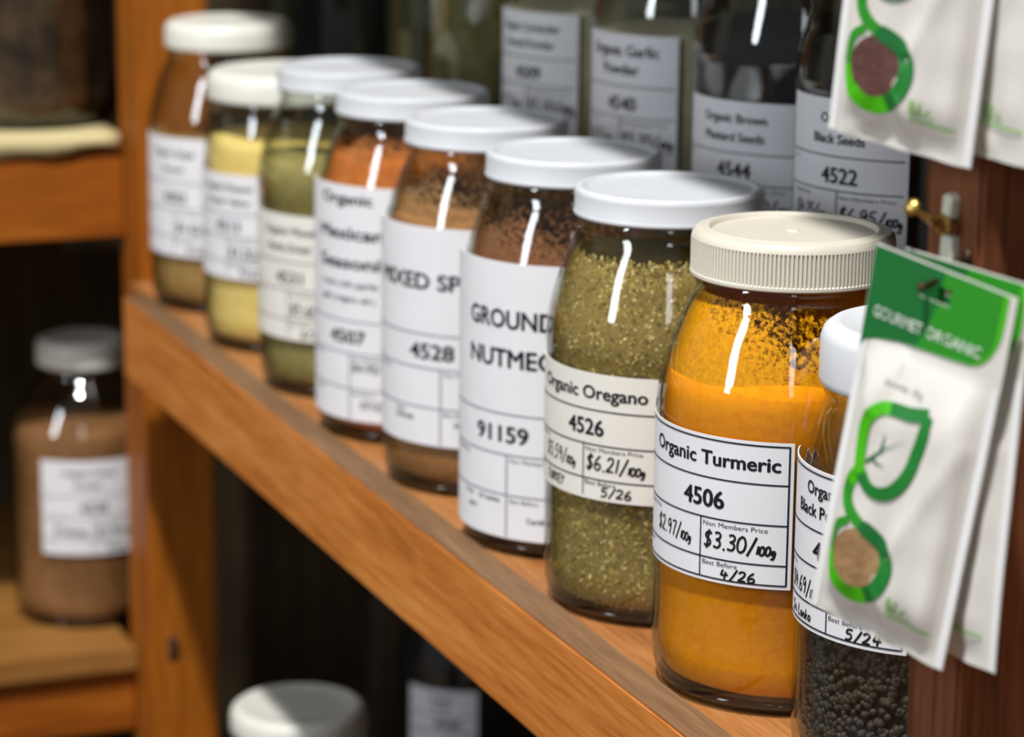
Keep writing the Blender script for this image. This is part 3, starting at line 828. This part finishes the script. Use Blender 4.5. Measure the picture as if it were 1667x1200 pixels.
    for v0, v1 in zip(vrow, vrow[1:]):
        ra, rb = row(v0), row(v1); vm = (v0 + v1) / 2
        for i in range(len(ra) - 1):
            mi = 0 if i < 8 else 1 if i < 16 else 2
            cells = [(ra[i], ra[i + 1], rb[i], rb[i + 1])]
            if 4.2 < vm < 12.2:
                lo, hi = (21.5, 35.0) if vm > 6.2 else (25.2, 29.6)
                nc = []
                for a0_, a1_, b0_, b1_ in cells:
                    if a1_ <= lo or a0_ >= hi: nc.append((a0_, a1_, b0_, b1_))
                    else:
                        if a0_ < lo: nc.append((a0_, lo, b0_, lo))
                        if a1_ > hi: nc.append((hi, a1_, hi, b1_))
                cells = nc
            for a0_, a1_, b0_, b1_ in cells:
                if a1_ - a0_ < 1e-4 and b1_ - b0_ < 1e-4: continue
                addq([S(a0_, v0, .35), S(b0_, v1, .35), S(b1_, v1, .35), S(a1_, v0, .35)], mi)
    hd = from_data('header_print', vs, fs, root, [M['g_dark'], M['g_mid'], M['g_bright']], False, ix)
    t1, f1 = text2d('GOURMET', 3.9, .02); t2, f2 = text2d('ORGANIC', 3.9, .02)
    vs, fs = [], []
    for tv, tf, u0, wd in ((t1, f1, 4.0, 21.6), (t2, f2, 27.4, 24.0)):
        sc_ = wd / max(p[0] for p in tv); o_ = len(vs)
        vs += [S(u0 + x * sc_, 25.4 - y, .5) for x, y in tv]; fs += [tuple(k + o_ for k in f) for f in tf]
    from_data('lettering', vs, fs, hd, [M['white_print']])
    # logo
    def strip(name, pts, wd, mts, parent, off_, mi=None):
        sp = smooth_pts(pts, 5)
        rv, rf = ribbon(sp, wd if not callable(wd) else [wd(i / (len(sp) - 1)) for i in range(len(sp))])
        return from_data(name, [S(x, y, off_) for x, y in rv], rf, parent, mts, False, [mi(i / len(rf), sp[i]) for i in range(len(rf))] if mi else None)
    lg = strip('logo', STEM, lambda t: 4.6 if t < .3 else 5.9 if t < .75 else 4.6 - (t - .75) * 6, [M['g_bright'], M['g_deep'], M['g_dark'], M['g_mid']], root, .42,
               lambda t, p: 0 if t < .07 else 3 if t < .27 else 2 if t < .42 else 1 if t < .60 else 0 if t < .82 else 3)
    strip('leaf_outline', LEAF, lambda t: 4.0 + 1.2 * t, [M['g_bright'], M['g_deep']], lg, .5, lambda t, p: 0 if t < .68 else 1)
    strip('leaf_outline', LEAF2, lambda t: 4.2 if t < .1 else 5.0, [M['g_deep'], M['g_dark'], M['g_bright']], lg, .46, lambda t, p: 0 if t < .94 else 2)
    for vp in ([(16.0, 75.5), (19.5, 71.5), (23.3, 68.0), (30.3, 62.5)], [(21.4, 70.0), (22.2, 66), (22.0, 62.0)], [(18.3, 73.2), (21.5, 74.2), (25.2, 73.8)]):
        strip('leaf_vein', vp, lambda t: 1.3 * (1.05 - t), [M['g_dark']], lg, .46)
    # clear window showing the contents
    vs = [S(20.0, 111.2, .25)]; fs = []
    k = 40
    for i in range(k):
        a = 2 * math.pi * i / k
        vs.append(S(20.0 + 11.2 * math.cos(a), 111.4 + 11.2 * math.sin(a), .25))
    # window fan with an inner ring so that it follows the bulge
    ring = []
    for rr in (.33, .66):
        ring.append(len(vs))
        for i in range(k):
            a = 2 * math.pi * i / k; vs.append(S(20.0 + 11.2 * rr * math.cos(a), 111.4 + 11.2 * rr * math.sin(a), .25))
    r1, r2_ = ring
    for i in range(k):
        i2 = (i + 1) % k
        fs.append((0, r1 + i2, r1 + i)); fs.append((r1 + i, r1 + i2, r2_ + i2, r2_ + i)); fs.append((r2_ + i, r2_ + i2, 1 + i2, 1 + i))
    wn = from_data('clear_window', vs, fs, root, [M[window]], True)
    wn['label'] = 'oval clear window showing the spice inside'
    # small prints
    tv, tf = text2d('Powder 30g', 2.4, .01)
    from_data('weight_print', [S(17 + x * .95, 46 - y, .45) for x, y in tv], tf, root, [M['grey_print']])
    vs, fs = [], []
    def bar(u0, v0, u1, v1, wd):
        o_ = len(vs); nn = 6
        rv, rf = ribbon([(u0 + (u1 - u0) * i / nn, v0 + (v1 - v0) * i / nn) for i in range(nn + 1)], wd)
        vs.extend(S(x, y, .45) for x, y in rv); fs.extend(tuple(q + o_ for q in f) for f in rf)
    bar(36, 126, 55, 126.6, 1.1); bar(37.4, 124.6, 37.4, 119, 1.6); bar(39.4, 124.6, 40.4, 119.4, 1.2); bar(41.6, 124.4, 44.5, 121.4, 1.0); bar(44, 124.4, 46, 124.2, .8)
    from_data('emblem_print', vs, fs, root, [M['g_pale']])
    return root

pouch((270.8, -109.64, 261.9), -68.1, 9.6, 'front white pouch with green header and tan window, hanging low on the right', 'win_tan', seed=3)
E_, V_, n_ = pframe(-76, 3)
O2 = Vector((294.1, -90.0, 249.6)) + V_ * 7.7 - E_ * 27.7
pouch(tuple(O2), -76, 3, 'white pouch hanging directly behind the low front pouch', 'win_tan', seed=5, bulge=2.5)
E_, V_, n_ = pframe(-65, 7)
O3 = Vector((235.0, -111.5, 296.7)) + V_ * PL
H3 = O3 + E_ * 27.7 - V_ * 8.6
pouch(tuple(O3), -65, 7, 'upper white pouch with plum-brown window, cut off by the top of the picture', 'win_brown', seed=8, bulge=4.0)
E_, V_, n_ = pframe(-76, 3)
O4 = Vector((286.5, -80.3, 424.0)) + V_ * 7.7 - E_ * 27.7
pouch(tuple(O4), -76, 3, 'white pouch hanging behind the upper pouch at the right edge', 'win_brown', seed=9, bulge=1.2)

# ---- hooks and nail in the right post
def hook(hx, hy, hz, label):
    r = empty('wire_hook', (hx, hy, hz), label, 'hook', 'wire hooks in the right post')
    tube('shank', [(-14, 24, 8), (-12, 18, 7), (-8, 10, 4.5), (-3.5, 2, 1.5), (0, -3.0, 1.2), (1.0, -4.6, 2.0)], 1.3, M['wire'], r)
    c = lathe('collar', [(0, -.8), (3.2, -.8), (3.2, .2), (2.2, .9), (0, .9)], M['wire'], r, 20)
    c.location = (-13.6 * MM, 21.6 * MM, 7.8 * MM); c.rotation_euler = (R_(90), 0, 0)
    return r
hook(293.5, -100.5, 248.6, 'dark wire hook holding the two lower pouches')
hook(H3.x + .5, H3.y, H3.z, 'dark wire hook holding the two upper pouches')
nl = empty('brass_nail', (260.5, -77, 262.5), 'brass nail with round head sticking out of the dark post', 'nail')
nd = Vector((12.5, -20, 11.5)); tube('shank', [(-.6, 1.0, -.6), tuple(nd)], 1.1, M['brass'], nl)
hd = lathe('head', [(0, -1), (2.6, -.9), (3.2, 0), (2.6, 1), (1.2, 1.6), (0, 1.7)], M['brass'], nl, 24)
hd.location = nd * MM; hd.rotation_euler = nd.to_track_quat('Z', 'Y').to_euler()
# white plastic tie with a knot hanging on the post
tie = empty('plastic_tie', (267.5, -78.5, 271), 'white plastic tie with a brass ring on the dark post', 'tie')
def slab(name, pts, th, mt_, par):
    vs = [(x, -th, z) for x, z in pts] + [(x, 1.2, z) for x, z in pts]; k = len(pts)
    fs = [tuple(range(k)), tuple(range(2 * k - 1, k - 1, -1))] + [(i, i + k, (i + 1) % k + k, (i + 1) % k) for i in range(k)]
    return from_data(name, vs, fs, par, [mt_])
slab('upper_tab', [(-2.5, -1), (3.6, -2.2), (4.6, 4.4), (2.0, 6.4), (-1.8, 5.0)], 2.0, M['tag'], tie)
slab('lower_strip', [(-2.8, -26), (3.2, -26.5), (5.2, -16), (4.6, -9), (-2.4, -8.2), (-3.2, -15)], 1.6, M['tag'], tie)
tube('brass_ring', [(0 + 4.2 * math.cos(t * math.pi / 8), -2.6, -5 + 2.6 * math.sin(t * math.pi / 8)) for t in range(17)], 1.2, M['brass'], tie)
